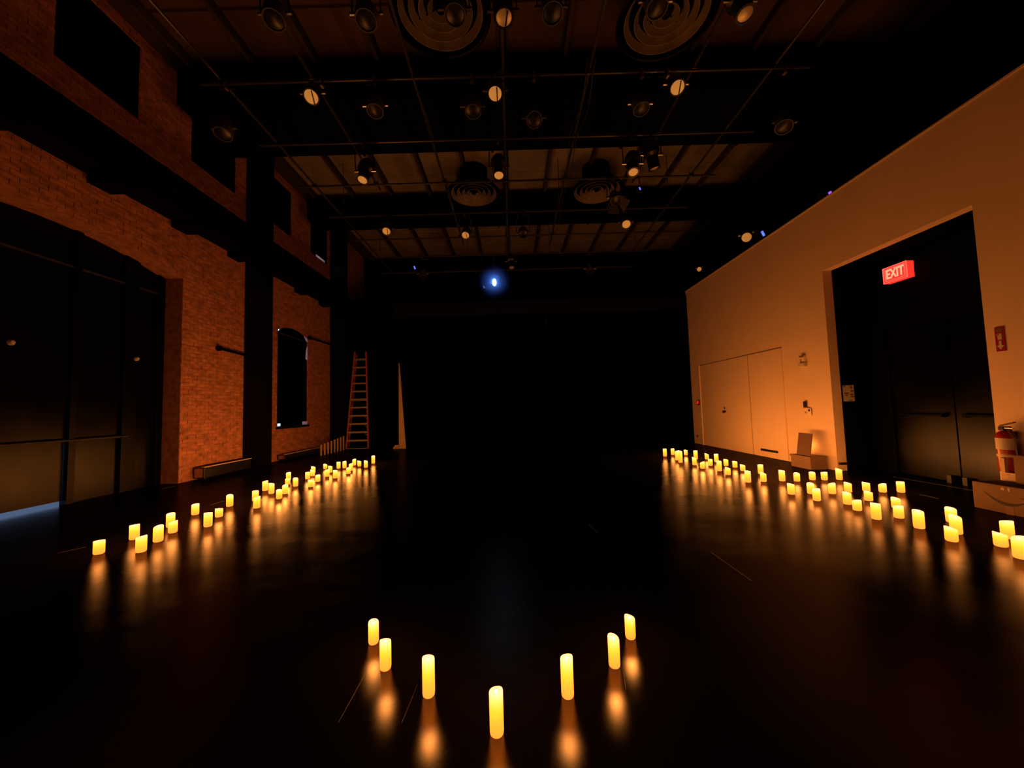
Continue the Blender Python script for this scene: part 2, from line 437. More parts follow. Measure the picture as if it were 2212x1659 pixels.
# lower arched window, blacked out, daylight leaking at its corners
def arch_poly(x, y0, y1, z0, fn, cuts, n=10):
    """board outline in the window plane with notched corners"""
    pts = [(x, y0 + cuts['bl'][0], z0), (x, y1 - cuts['br'][0], z0), (x, y1 - cuts['br'][0], z0 + cuts['br'][1]), (x, y1, z0 + cuts['br'][1])]
    pts += [(x, y1, 3.02), (x, y1 - 0.09, 3.05), (x, y1 - 0.07, 3.30), (x, y1, 3.50)]
    pts += [(x, y1, fn(y1) - 0.10), (x, y1 - 0.08, fn(y1) - 0.05)]
    for i in range(1, n): 
        y = y1 - 0.1 + (y0 + 0.1 - (y1 - 0.1)) * i / n
        pts.append((x, y, fn(y) + 0.02))
    pts += [(x, y0 + 0.09, fn(y0) - 0.03), (x, y0, fn(y0) - 0.11), (x, y0, z0 + cuts['bl'][1]), (x, y0 + cuts['bl'][0], z0 + cuts['bl'][1])]
    return pts
def tri_prism(pts, dx, name, m, parent=None):
    mb = MB(); a = [mb.bm.verts.new(p) for p in pts]; b = [mb.bm.verts.new((p[0] + dx, p[1], p[2])) for p in pts]
    for ring in (a, b):
        ed = [mb.bm.edges.new((ring[i], ring[(i + 1) % len(ring)])) for i in range(len(ring))]
        bmesh.ops.triangle_fill(mb.bm, edges=ed, use_beauty=True)
    for i in range(len(a)): mb.bm.faces.new((a[i], a[(i + 1) % len(a)], b[(i + 1) % len(a)], b[i]))
    return mb.build(name, m, parent)
w1 = struct(MB().box(-6.98, -6.57, WIN[0] - 0.05, WIN[1] + 0.05, 0.88, 0.945).build('window_1', 'steel'), 'arched window blacked out with a board, daylight leaking at its corners')
tri_prism(arch_poly(-6.63, WIN[0] + 0.004, WIN[1] - 0.004, 0.95, win_arch, {'bl': (0.24, 0.085), 'br': (0.26, 0.10)}), -0.02, 'blackout_board', 'velour', w1)
MB().bar((-6.62, WIN[0] + 0.12, 3.62), (-6.62, WIN[1] - 0.12, 3.62), 0.012, 0.012).build('seam_batten', 'gaff', w1)
fr = MB()
for y in (11.35, 11.88): fr.box(-6.97, -6.94, y, y + 0.03, 0.95, 3.85)
for z in (1.7, 2.4, 3.1): fr.box(-6.97, -6.94, WIN[0], WIN[1], z, z + 0.03)
fr.build('muntin_frame', 'steel', w1)
# upper windows: black boards with a thin slit of daylight over the sill
for k, (a, b) in enumerate(UPW):
    w = struct(MB().box(-6.97, XL - 0.004, a, b, SILL - 0.05, SILL).build('window_%d' % (k + 2), 'mortar'),
               'tall blacked-out upper window, %s along the brick wall' % ORD[k])
    xa, xb = XL - 0.035, XL - 0.012
    bd = MB().box(xa, xb, a, b, SILL, 8.05)
    if k == 4: bd = MB().box(xa, xb, a, b - 0.78, SILL, 8.05).box(xa, xb, b - 0.78, b - 0.10, SILL + 0.10, 8.05).box(xa, xb, b - 0.10, b, SILL, 8.05)
    if k in (1, 2, 3): bd = MB().box(xa, xb, a, b - 0.15, SILL + 0.005, 8.05).box(xa, xb, b - 0.15, b, SILL, 8.05)
    bd.build('blackout_board', 'velour', w)

# the black steel gate filling the archway
gx = -7.0
gt = struct(MB().box(gx - 0.06, gx, GATE[0] - 0.1, GATE[1] + 0.35, 1.02, 4.6).build('door_3', 'gate'), 'black steel gate filling the brick archway')
for a, b, m in ((GATE[0] - 0.1, 6.03, 'gate'), (6.18, 6.88, 'gate'), (7.10, 7.52, 'gate')):
    MB().box(gx - 0.05, gx - 0.01, a, b, 0.06 if a < 6 else 0.0, 1.02).build('lower_panel', m, gt)
for y, w in ((4.4, 0.10), (6.10, 0.10), (6.99, 0.26), (7.68, 0.34)):
    MB().box(gx - 0.06, gx + 0.05, y - w / 2, y + w / 2, 0 if y > 5 else 0.06, 4.5).build('gate_post', 'steel', gt)
MB().cyl((gx + 0.07, GATE[0], 0.985), (gx + 0.07, 6.95, 0.985), 0.018).build('hand_rail', 'pipe', gt)
MB().box(gx, gx + 0.03, GATE[0], 7.9, 3.74, 3.77).build('transom_rail', 'pipe', gt)
for y, z in ((5.33, 2.41), (7.08, 2.40)):
    MB().lathe([(0, 0.05), (0.025, 0.045), (0.042, 0.02), (0.042, 0)], Matrix.Translation((gx + (0.05 if y > 6.8 else 0.0), y, z)) @ Matrix.Rotation(PI / 2, 4, 'Y'), 12).build('pale_knob', 'white', gt, True)  # small pale domes on the gate

# ---------------------------------------------------------------- overhead
def duct(y0, y1, z0, z1, lab):
    t = thing('air_duct', lab, 'duct', (0.7, (y0 + y1) / 2, z0))
    xs = [-6.3, -3.3, -0.3, 2.7, 5.4, 7.9]
    for a, b in zip(xs, xs[1:]):
        MB().box(a + 0.01, b - 0.01, y0, y1, z0, z1).build('duct_section', 'duct', t)
    for x in xs[1:-1]:
        MB().box(x - 0.02, x + 0.02, y0 - 0.03, y1 + 0.03, z0 - 0.03, z1 + 0.03).build('duct_flange', 'duct', t)
    for x in (-4.8, 1.2, 6.6):
        MB().cyl((x, y0 + 0.1, z1), (x, y0 + 0.1, ZC), 0.012, seg=6).build('hanger_rod', 'pipe', t)
duct(7.05, 8.65, 7.30, 8.0, 'wide black air duct crossing the ceiling nearer the viewer')
duct(11.75, 12.60, 7.40, 8.0, 'narrower black air duct crossing the ceiling beyond the far round vents')

VC = [((-0.95, 5.68), 'large round cream ceiling vent at the top edge, on the brick wall side'), ((2.66, 5.86), 'large round cream ceiling vent at the top edge, on the cream wall side'),
      ((-0.95, 10.85), 'far round ceiling vent on the brick wall side, behind the hanging lights'), ((2.64, 10.90), 'far round ceiling vent on the cream wall side, behind the hanging lights')]
for (x, y), lab in VC:
    zb = 7.5
    t = thing('ceiling_vent', lab, 'vent', (x, y, zb), 'round ceiling vents')
    T = Matrix.Translation((x, y, zb))
    MB().lathe([(0.40, 0.45), (0.40, ZC - zb)], T, 28).build('neck_duct', 'duct', t, True)
    MB().lathe([(0.76, -0.02), (0.79, 0.0), (0.76, 0.06), (0.40, 0.45), (0.385, 0.44), (0.73, 0.05), (0.73, -0.01), (0.76, -0.02)], T, 40).build('outer_collar', 'duct', t, True)
    for r, z in ((0.66, 0.02), (0.50, 0.03), (0.35, 0.04), (0.21, 0.05)):
        MB().lathe([(r, z), (r - 0.012, z), (r - 0.04, z + 0.05), (r - 0.085, z + 0.10), (r - 0.075, z + 0.11), (r - 0.025, z + 0.06), (r, z)], T, 36).build('cone_ring', 'vent', t, True)
    MB().lathe([(0, 0.20), (0.60, 0.20), (0.60, 0.22), (0, 0.22)], T, 28).build('gap_darkening_disc', 'duct', t)  # black disc added to darken the gaps between the rings
    MB().lathe([(0, 0.03), (0.06, 0.04), (0.08, 0.08), (0.03, 0.16), (0, 0.16)], T, 20).build('centre_cone', 'duct', t, True)
    for a in (0.6, 2.7, 4.8):
        ca, sa = math.cos(a), math.sin(a)
        MB().bar((x + 0.05 * ca, y + 0.05 * sa, zb + 0.12), (x + 0.70 * ca, y + 0.70 * sa, zb + 0.12), 0.02, 0.01).build('spider_arm', 'duct', t)

PY = [4.40, 5.85, 7.29, 8.72, 10.16, 11.62, 13.05, 14.56]
PX = [-4.50, -3.05, -1.45, 0.0, 1.38, 3.05, 4.35]
g = thing('pipe_grid', 'black pipe lighting grid hanging under the ceiling', 'pipe grid', (0, 9.5, ZG))
for k, y in enumerate(PY):
    MB().cyl((-4.85, y, ZG), (6.0 if k == 5 else 4.90, y, ZG), 0.024, seg=8).build('cross_pipe', 'pipe', g, True)
for k, x in enumerate(PX):
    MB().cyl((x, 3.6, ZG + 0.05), (x, (14.7, 9.0, 12.2, 14.7, 12.4, 9.0, 13.2)[k], ZG + 0.05), 0.024, seg=8).build('long_pipe', 'pipe', g, True)
for x in (-4.5, -1.45, 1.38, 4.35):
    for y in (4.40, 7.29, 10.16, 13.05):
        if (x, y) == (-1.45, 10.16) : continue
        MB().cyl((x + 0.05, y, ZG + 0.07), (x + 0.05, y, ZC - 0.2 if not (7.0 < y < 8.7) else 7.30), 0.009, seg=6).build('hanger_rod', 'pipe', g)
for x in PX:
    for y in PY[:6]:
        if y > 9 and x in (-3.05, 3.05): continue
        MB().box(x - 0.035, x + 0.035, y - 0.035, y + 0.035, ZG + 0.005, ZG + 0.06).cyl((x - 0.05, y, ZG + 0.085), (x - 0.05, y, ZG + 0.03), 0.010, seg=6).cyl((x + 0.05, y, ZG + 0.085), (x + 0.05, y, ZG + 0.03), 0.010, seg=6).build('pipe_clamp', 'zinc' if (x in PX[1::2]) else 'pipe', g)
for k, (x, lab) in enumerate(((-1.41, 'slack cable tied along the ceiling pipe towards the brick wall'), (1.44, 'slack cable tied along the ceiling pipe right of centre'), (1.30, 'thinner cable drooping beside the ceiling pipe right of centre'))):
    pts = []
    for i in range(61):
        y = 5.5 + i * 0.1
        pts.append((x + 0.03 * math.sin(y * 3 + k), y, ZG - 0.02 - (0.05 + 0.03 * k) * abs(math.sin(y * PI / 1.44))))
    tag(MB().tube(pts, 0.009 if k < 2 else 0.006).build('power_cable', 'pipe'), lab, 'cable')

def stage_light(kind, lens, aim, py, label, lens_mat='lens', doors=False):
    """yoke-hung theatre lantern; lens = centre of its front glass, aim = pointing direction"""
    L = Vector(lens); A = Vector(aim).normalized()
    hang = Vector((L.x, py, ZG))
    t = thing('stage_light', label, 'stage light', tuple(L), 'stage lights on the pipe grid')
    R = A.to_track_quat('Z', 'Y').to_matrix().to_4x4()
    if kind == 'fresnel':
        ln, r = 0.30, 0.125
        prof = [(0.05, -ln), (r * 0.85, -ln), (r, -ln * 0.8), (r, -0.03), (r * 0.92, 0.0), (r * 0.80, 0.0), (r * 0.80, -0.03), (0, -0.03)]
    elif kind == 'ellipsoidal':
        ln, r = 0.52, 0.125
        prof = [(0, -ln), (r * 0.9, -ln + 0.02), (r * 1.2, -ln + 0.12), (r * 1.25, -ln + 0.24), (r * 0.85, -ln + 0.29), (r * 0.85, -0.02), (r * 0.95, 0.0), (r * 0.72, 0.0), (r * 0.72, -0.03), (0, -0.03)]
    else:
        ln, r = 0.26, 0.135
        prof = [(0, -ln), (r * 0.7, -ln), (r, -ln * 0.6), (r, -0.02), (r * 0.97, 0.0), (r * 0.86, 0.0), (r * 0.86, -0.03), (0, -0.03)]
    T = Matrix.Translation(L) @ R
    casing = 'grey' if kind == 'flood' else 'blackp'
    MB().lathe(prof, T, 18).build('casing', casing, t, True)
    lr = r * (0.70 if kind == 'ellipsoidal' else 0.78)
    MB().lathe([(0, 0.012), (lr * 0.5, 0.008), (lr, -0.012), (lr, -0.025), (0, -0.025)], T, 18).build('lens', lens_mat, t, True)
    if kind == 'fresnel':
        MB().obox(T @ Vector((0.03, 0, 0.012)), R @ Vector((0.008, 0, 0)), R @ Vector((0, lr * 0.93, 0)), R @ Vector((0, 0, 0.004))).build('lens_guard', 'blackp', t)
    piv = L - A * ln * 0.5
    side = Vector((1, 0, 0)); w = r * (1.3 if kind == 'ellipsoidal' else 1.15) + 0.02
    top = hang + Vector((0, 0, -0.09))
    MB().tube([piv + side * w, piv + side * w + (top - piv) * 0.55, top + side * w * 0.8, top, top - side * w * 0.8, piv - side * w + (top - piv) * 0.55, piv - side * w], 0.011, 6).build('yoke', 'blackp', t)
    for s in (-1, 1): MB().cyl(piv + side * s * (r - 0.005), piv + side * s * (w + 0.03), 0.022, seg=8).build('pivot_knob', 'zinc', t)
    MB().box(hang.x - 0.022, hang.x + 0.022, hang.y - 0.035, hang.y + 0.035, ZG - 0.10, ZG + 0.035).cyl((hang.x, hang.y - 0.035, ZG - 0.05), (hang.x, hang.y - 0.075, ZG - 0.05), 0.010, seg=6).build('hook_clamp', 'zinc' if kind != 'ellipsoidal' else 'pipe', t)
    if doors:
        for k in range(4):
            a = k * PI / 2
            e = Vector((math.cos(a), math.sin(a), 0)); f = Vector((-math.sin(a), math.cos(a), 0))
            c0 = e * r * 0.95
            pts = [c0 - f * r * 0.8, c0 + f * r * 0.8, c0 + e * 0.10 + f * r * 1.15 + Vector((0, 0, 0.15)), c0 + e * 0.10 - f * r * 1.15 + Vector((0, 0, 0.15))]
            MB().prism([T @ p for p in pts], R @ (e * 0.006)).build('barn_door', 'grey', t)
    return t
DN, FACE, TILT = (0.05, -0.25, -0.95), (0, -0.52, -0.85), (0, -0.6, -0.8)
rows = {
    0: [('flood', (-2.78, 4.42, 6.10), DN), ('flood', (-1.65, 4.41, 6.05), DN), ('flood', (-0.56, 4.38, 6.05), DN), ('fresnel', (0.03, 4.40, 6.02), DN), ('flood', (0.62, 4.39, 6.05), DN), ('flood', (1.88, 4.36, 6.05), DN), ('ellipsoidal', (2.99, 4.44, 6.02), DN)],
    1: [('flood', (-4.42, 5.78, 5.70), DN), ('fresnel', (-2.90, 5.52, 6.05), (0.08, -0.52, -0.85)), ('flood', (-2.06, 5.87, 6.08), DN), ('flood', (-0.50, 5.90, 6.05), DN), ('fresnel', (-0.13, 5.56, 6.05), FACE), ('flood', (0.49, 6.05, 6.0), TILT), ('flood', (2.22, 5.95, 6.05), DN), ('fresnel', (2.63, 5.54, 6.05), (-0.08, -0.52, -0.85)), ('flood', (4.50, 5.95, 5.68), (-0.3, -0.3, -0.9))],
    2: [('ellipsoidal', (-2.80, 7.24, 5.80), (-0.1, -0.35, -0.93)), ('ellipsoidal', (-0.14, 7.22, 5.80), (0, -0.35, -0.93)), ('ellipsoidal', (2.48, 7.24, 5.80), (-0.1, -0.35, -0.93)), ('ellipsoidal', (2.88, 7.20, 5.84), (0.25, 0.2, -0.95))],
    3: [('flood', (2.52, 8.60, 5.98), (0.1, -0.4, -0.9))],
    4: [('fresnel', (-3.21, 9.93, 6.05), (0.1, -0.62, -0.78)), ('fresnel', (-1.16, 10.30, 6.05), (-0.1, -0.62, -0.78)), ('flood', (0.43, 10.36, 6.05), (0, -0.5, -0.85)), ('flood', (3.15, 9.93, 6.05), (-0.1, -0.62, -0.78))],
    6: [('flood', (-2.96, 13.02, 5.87), DN), ('ellipsoidal', (0.10, 13.0, 6.1), DN), ('flood', (2.80, 12.97, 5.86), DN)],
}
PIPE_NAME = {0: 'first pipe overhead', 1: 'second pipe overhead', 2: 'third pipe overhead', 3: 'fourth pipe overhead', 4: 'fifth pipe overhead', 6: 'seventh pipe overhead'}
LOOK = {'flood': 'squat grey flood light', 'fresnel': 'black lantern with round amber lens', 'ellipsoidal': 'long black spotlight pointing down'}
for r, items in rows.items():
    for k, (kind, p, a) in enumerate(sorted(items, key=lambda i: i[1][0])):
        where = '%s from the brick wall' % ORD[k] if len(items) > 1 else 'alone'
        extra = ' with open barn doors' if r == 3 else ''
        stage_light(kind, p, a, PY[r], '%s%s, %s on the %s' % (LOOK[kind], extra, where, PIPE_NAME[r]),
                    lens_mat='lens_glow_added' if (kind == 'fresnel' and r) or (r, k) in ((4, 3), (2, 0), (2, 1), (2, 2)) else ('lens' if kind != 'flood' else 'blackp'), doors=(r == 3))

# blue lamp over the far curtain, with a haze ball added for its glow
bp = Vector((-0.50, 12.85, 5.56))
t = thing('blue_lamp', 'lit blue stage lamp over the black curtain', 'stage light', tuple(bp))
A = Vector((0.02, -1, -0.15)).normalized(); R = A.to_track_quat('Z', 'Y').to_matrix().to_4x4(); T = Matrix.Translation(bp) @ R
MB().lathe([(0, -0.30), (0.09, -0.28), (0.13, -0.16), (0.13, -0.02), (0.10, 0), (0, 0)], T, 18).build('casing', 'blackp', t, True)
MB().lathe([(0, 0.02), (0.055, 0.016), (0.09, 0.004), (0, 0.004)], T @ Matrix.Diagonal((0.75, 1.35, 1, 1)), 18).build('lens', 'blue', t, True)
MB().tube([bp + Vector((0.15, 0.15, 0)), bp + Vector((0.15, 0.2, 0.3)), bp + Vector((0, 0.2, 0.36)), bp + Vector((-0.15, 0.2, 0.3)), bp + Vector((-0.15, 0.15, 0))], 0.012).build('yoke', 'blackp', t)
MB().cyl(bp + Vector((0, 0.2, 0.35)), (bp.x, bp.y + 0.2, ZG), 0.012).build('drop_pipe', 'pipe', t)
MB().box(bp.x - 0.40, bp.x - 0.32, bp.y, bp.y + 0.1, bp.z - 0.20, bp.z - 0.10).cyl((bp.x - 0.36, bp.y + 0.05, bp.z - 0.12), (bp.x - 0.1, bp.y + 0.12, bp.z - 0.05), 0.008).build('control_pod', 'blackp', t)
MB().obox((bp.x - 0.36, bp.y - 0.006, bp.z - 0.15), (0.02, 0, -0.035), (0, 0.006, 0), (0.008, 0, 0.006)).build('indicator_light', 'led_blue', t)
ld = bpy.data.lights.new('blue_beam', 'POINT'); ld.energy = 18; ld.color = (0.045, 0.12, 1.0); ld.shadow_soft_size = 0.05
lo = bpy.data.objects.new('blue_beam', ld); COL.objects.link(lo); lo.parent = t
lo.location = A * 0.12
hz = bpy.data.materials.new('lamp_glow_haze'); hz.use_nodes = True
hz.node_tree.nodes.remove(hz.node_tree.nodes['Principled BSDF'])
vsn = hz.node_tree.nodes.new('ShaderNodeVolumeScatter'); vsn.inputs['Anisotropy'].default_value = 0.1; vsn.inputs['Color'].default_value = (0.07, 0.20, 1.0, 1)  # scatter tinted blue so candlelight hardly shows in it
tcn = hz.node_tree.nodes.new('ShaderNodeTexCoord'); mpn = hz.node_tree.nodes.new('ShaderNodeMapping')
mpn.inputs['Location'].default_value = (-1, -1, -1); mpn.inputs['Scale'].default_value = (2, 2, 2)
grn = hz.node_tree.nodes.new('ShaderNodeTexGradient'); grn.gradient_type = 'QUADRATIC_SPHERE'
mun = hz.node_tree.nodes.new('ShaderNodeMath'); mun.operation = 'MULTIPLY'; mun.inputs[1].default_value = 10.0
hz.node_tree.links.new(tcn.outputs['Generated'], mpn.inputs['Vector']); hz.node_tree.links.new(mpn.outputs['Vector'], grn.inputs['Vector'])
hz.node_tree.links.new(grn.outputs['Fac'], mun.inputs[0]); hz.node_tree.links.new(mun.outputs[0], vsn.inputs['Density'])
hz.node_tree.links.new(vsn.outputs['Volume'], hz.node_tree.nodes['Material Output'].inputs['Volume'])
ho = MB().lathe([(0.62 * math.sin(PI * i / 12), -0.62 * math.cos(PI * i / 12)) for i in range(13)], Matrix.Translation(bp + A * 0.12), 24).build('haze', hz, None, True)
tag(ho, 'ball of blue-tinted haze added for the glow around the blue stage lamp', 'haze'); ho['kind'] = 'stuff'

def led_box(p, s, m, lab, rod=None):
    x, y, z = p
    t = thing('control_box', lab, 'control box', (x, y, z - s))
    MB().box(x - s, x + s, y - s * 0.6, y + s * 0.6, z - s, z + s).build('casing', 'blackp', t)
    MB().obox((x - 0.2 * s, y - s * 0.6 - 0.003, z), (s * 0.18, 0, -s * 0.45), (0, 0.004, 0), (s * 0.2, 0, s * 0.1)).build('indicator_light', m, t)
    if rod: MB().cyl((x, y, z + s), (x, y, rod), 0.012).build('drop_pipe', 'pipe', t)
led_box((-3.20, 13.0, 6.18), 0.11, 'led_blue', 'small hanging box with a blue light at the far end of the grid', ZG)
led_box((3.12, 8.72, 6.30), 0.07, 'led_blue', 'small hanging box with a blue light below the fourth pipe', ZG)
led_box((6.05, 7.02, ZR + 0.14), 0.14, 'led_violet', 'small black box with a violet light on the ledge')
led_box((6.05, 8.95, ZR + 0.30), 0.13, 'led_blue', 'small black box with a blue light on the ledge')
MB().box(5.99, 6.11, 8.89, 9.01, ZR, ZR + 0.17).build('riser', 'blackp', bpy.data.objects['control_box.003'])
for (x, y, z), r, lab in (((6.0, 9.45, 5.40), 0.115, 'lantern with a pale round lens standing on the ledge'), ((6.1, 12.1, 5.55), 0.07, 'small lantern on the ledge close to the far corner')):
    t = thing('ledge_light', lab, 'stage light', (x, y, ZR))
    A = Vector((-0.55, -0.75, -0.35)).normalized(); R = A.to_track_quat('Z', 'Y').to_matrix().to_4x4(); T = Matrix.Translation((x, y, z)) @ R
    MB().lathe([(0, -2.4 * r), (0.8 * r, -2.3 * r), (1.15 * r, -1.4 * r), (1.15 * r, 0), (0, 0)], T, 18).build('casing', 'blackp', t, True)
    MB().lathe([(0, 0.02), (r * 0.6, 0.014), (r * 0.95, 0.001), (0, 0.001)], T, 18).build('lens', 'lens_glow_added', t, True)
    for s in (-1, 1): MB().cyl(T @ Vector((s * 1.15 * r, 0.6 * r, -0.5 * r)), T @ Vector((s * 1.55 * r, 0.8 * r, -0.4 * r)), 0.25 * r, seg=8).build('side_knob', 'lens', t, True)
    yk = T @ Vector((0, 0, -1.3 * r))
    MB().cyl((yk.x, yk.y, ZR), (yk.x, yk.y, yk.z), 0.02).box(yk.x - 0.12, yk.x + 0.12, yk.y - 0.12, yk.y + 0.12, ZR, ZR + 0.03).build('stand', 'blackp', t)

# ---------------------------------------------------------------- far end
hb = struct(MB().box(-4.3, 7.9, 13.95, 14.10, 4.74, 5.18).build('header_beam', 'header'), 'dark timber header above the black curtain')
MB().box(-4.3, 7.9, 13.93, 14.12, 5.18, 5.22).build('cap_rail', 'header', hb)
CX = [(-6.55, -4.25, 14.6, 'black curtain panel hanging behind the stepladder'), (-4.20, -1.71, 14.2, 'black curtain panel directly behind the pale wedge-shaped board'), (-1.70, 0.79, 14.2, 'black curtain panel below the blue lamp'),
      (0.80, 3.29, 14.2, 'black curtain panel right of the blue lamp'), (3.30, 6.4, 14.2, 'black curtain panel next to the end of the cream wall')]
for a, b, y, lab in CX:
    mb = MB(); n = int((b - a) / 0.06); rows_ = []
    for zi in (0.02, 2.4, 4.78 if y < 14.5 else 5.6):
        rows_.append([mb.bm.verts.new((a + (b - a) * i / n, y + 0.05 * math.sin(i * 1.15 + a) * (1 if zi < 4 else 0.6), zi)) for i in range(n + 1)])
    for p, q in zip(rows_, rows_[1:]):
        for i in range(n): mb.bm.faces.new((p[i], p[i + 1], q[i + 1], q[i]))
    o = mb.build('stage_curtain', 'velour', None, True)
    md = o.modifiers.new('thickness', 'SOLIDIFY'); md.thickness = 0.006
    tag(o, lab, 'curtain', 'black stage curtains')
MB().cyl((1.33, 14.05, 4.78), (1.33, 14.05, 4.2), 0.012).build('hanging_cord', 'pipe', hb)
struct(MB().box(-6.6, 8.1, 14.9, 15.0, 5.2, 5.3).build('wall_batten', 'black'), 'black pipe batten beyond the curtain')

t = thing('wedge_board', 'tall narrow pale wedge-shaped board standing by the curtain', 'board', (-3.85, 13.3, 0))
MB().prism([(-3.93, 13.28, 0), (-3.69, 13.28, 0), (-3.90, 13.34, 2.95), (-3.925, 13.34, 2.95)], (0, 0.03, 0)).build('board', 'pale', t)
MB().prism([(-4.13, 13.25, 0), (-3.93, 13.25, 0), (-3.93, 13.25, 0.14), (-4.05, 13.25, 0.13), (-4.12, 13.25, 0.05)], (0, 0.06, 0)).build('foot', 'pale', t)

# stepladder
t = thing('stepladder', 'tall orange stepladder with pale metal steps by the brick wall', 'ladder', (-5.42, 13.7, 0))
lx, Lz = -5.42, 3.46
def rail(s, f): return Vector((lx + s * (0.385 - (0.385 - 0.20) * f), 13.45 + 0.32 * f, Lz * f))
def rearr(s, f): return Vector((lx - 0.33 * (1 - f) + s * (0.36 - (0.36 - 0.18) * f), 14.38 - 0.50 * f, Lz * 0.97 * f))
for s in (-1, 1):
    MB().bar(rail(s, 0), rail(s, 1), 0.085, 0.035, (1, 0, 0)).build('front_rail', 'orange', t)
    MB().bar(rearr(s, 0), rearr(s, 1), 0.06, 0.03, (1, 0, 0)).build('rear_rail', 'orange', t)
    p = rail(s, 0); MB().box(p.x - 0.04, p.x + 0.04, p.y - 0.06, p.y + 0.06, 0, 0.04).build('foot', 'blackp', t)
    MB().bar(rail(s, 0.52) + Vector((0, 0.03, 0)), rearr(s, 0.50), 0.03, 0.008, (1, 0, 0)).build('spreader', 'alu', t)
for k in range(12):
    f = 0.012 + k * 0.0825
    a, b = rail(-1, f), rail(1, f)
    st = MB().box(a.x + 0.02, b.x - 0.02, a.y - 0.045, a.y + 0.045, a.z - 0.012, a.z + 0.012).box(a.x + 0.02, b.x - 0.02, a.y - 0.047, a.y - 0.040, a.z - 0.045 if k else a.z, a.z + 0.010).build('step', 'alu', t)
    if 2 <= k <= 4:
        for s in (-1, 1):
            q = rail(s, f)
            MB().bar((q.x - s * 0.13, q.y - 0.04, q.z - 0.02), rail(s, f - 0.045) + Vector((0, -0.045, 0)), 0.025, 0.008).build('knee_brace', 'alu', st)
for k in (1, 3):
    a, b = rearr(-1, k * 0.17), rearr(1, k * 0.17)
    MB().cyl(a, b, 0.012, seg=6).build('rear_bar', 'alu', t)
tp = rail(0, 0.93); MB().box(tp.x - 0.18, tp.x + 0.18, tp.y - 0.03, tp.y + 0.16, tp.z - 0.05, tp.z - 0.01).build('top_tray', 'alu', t)

# upright boards parked in a row next to the ladder
for k in range(8):
    f = k / 7; y = 11.80 + 1.55 * f; hh = 0.33 + 0.15 * f
    o = MB().hexa([(-5.88, y, 0), (-5.85, y, 0), (-5.85, y + 0.045, 0), (-5.88, y + 0.045, 0), (-5.90, y + 0.03, hh), (-5.86, y + 0.03, hh), (-5.86, y + 0.075, hh), (-5.90, y + 0.075, hh)]).build('upright_board', 'pale')
    tag(o, 'short upright pale board, %s from the viewer in the row beside the ladder' % ORD[k], 'board', 'upright boards beside the ladder')

# low heaters along the brick wall
for a, b, hh, lab in ((7.98, 9.40, 0.25, 'low black heater cabinet against the brick between gate and column'), (10.80, 12.75, 0.17, 'low black heater cabinet under the arched window')):
    t = thing('baseboard_heater', lab, 'heater', (-6.47, (a + b) / 2, 0))
    MB().box(-6.58, -6.36, a, b, 0.03, hh).build('cabinet', 'blackp', t, bevel=0.008)
    MB().box(-6.40, -6.345, a - 0.005, b, hh, hh + 0.014).build('top_edge', 'plastic', t)
    MB().box(-6.55, -6.39, a - 0.012, a, 0.05, hh - 0.02).build('end_plate', 'zinc', t)
    for y in (a + 0.08, b - 0.08): MB().box(-6.55, -6.39, y - 0.02, y + 0.02, 0, 0.03).build('foot', 'blackp', t)
for (ya, za), (yb, zb), lab in (((8.59, 2.82), (9.43, 2.78), 'dark conduit stub on the brick beside the column'), ((12.44, 3.76), (13.9, 3.78), 'dark conduit running from the arched window to the far column')):
    t = thing('wall_conduit', lab, 'conduit', (-6.55, (ya + yb) / 2, za))
    MB().cyl((-6.56, ya, za), (-6.56, yb, zb), 0.03).build('pipe_run', 'steel', t, True)
    MB().cyl((-6.60, ya, za), (-6.53, ya, za), 0.06).build('junction_box', 'steel', t)

# ---------------------------------------------------------------- right-hand side
t = thing('exit_sign', 'glowing red exit sign hanging in the black doorway', 'exit sign', (6.36, 6.19, 3.17))
EY0, EY1, EZ0, EZ1 = 5.99, 6.38, 3.19, 3.45
MB().box(6.31, 6.42, EY0, EY1, EZ0, EZ1).build('housing', 'exit_glow', t)
fr = MB()
for i in (0.0, 0.035):
    a0, a1, b0, b1 = EY0 + i, EY1 - i, EZ0 + i * 0.8, EZ1 - i * 0.8; w = 0.008; x0 = 6.298 + i * 0.1
    fr.box(x0, 6.312, a0, a1, b0, b0 + w).box(x0, 6.312, a0, a1, b1 - w, b1).box(x0, 6.312, a0, a0 + w, b0, b1).box(x0, 6.312, a1 - w, a1, b0, b1)
fr.build('face_frame', 'exit_line', t)
cu = bpy.data.curves.new('exit_letters', 'FONT'); cu.body = 'EXIT'; cu.size = 0.215; cu.align_x = 'CENTER'; cu.align_y = 'CENTER'; cu.extrude = 0.004; cu.offset = 0.004
tmp = bpy.data.objects.new('letters_tmp', cu); COL.objects.link(tmp)
bpy.context.view_layer.update()
me = bpy.data.meshes.new_from_object(tmp.evaluated_get(bpy.context.evaluated_depsgraph_get()))
bpy.data.objects.remove(tmp)
me.materials.clear(); me.materials.append(M['exit_text'])
me.transform(Matrix(((0, 0, -1, 6.304), (-0.66, 0, 0, (EY0 + EY1) / 2), (0, 1, 0, (EZ0 + EZ1) / 2), (0, 0, 0, 1))))
me.transform(Matrix.Translation(-Vector(t['_o'])))
lt = bpy.data.objects.new('letters', me); COL.objects.link(lt); lt.parent = t
MB().tube([(6.36, 6.05, EZ1), (6.36, 6.05, EZ1 + 0.05), (6.38, 6.06, EZ1 + 0.07), (6.44, 6.06, EZ1 + 0.07), (6.50, 6.06, EZ1 + 0.07)], 0.008).build('mount_arm', 'zinc', t)
MB().box(6.42, 6.50, 6.10, 6.26, 3.26, 3.38).build('wall_mount', 'blackp', t)

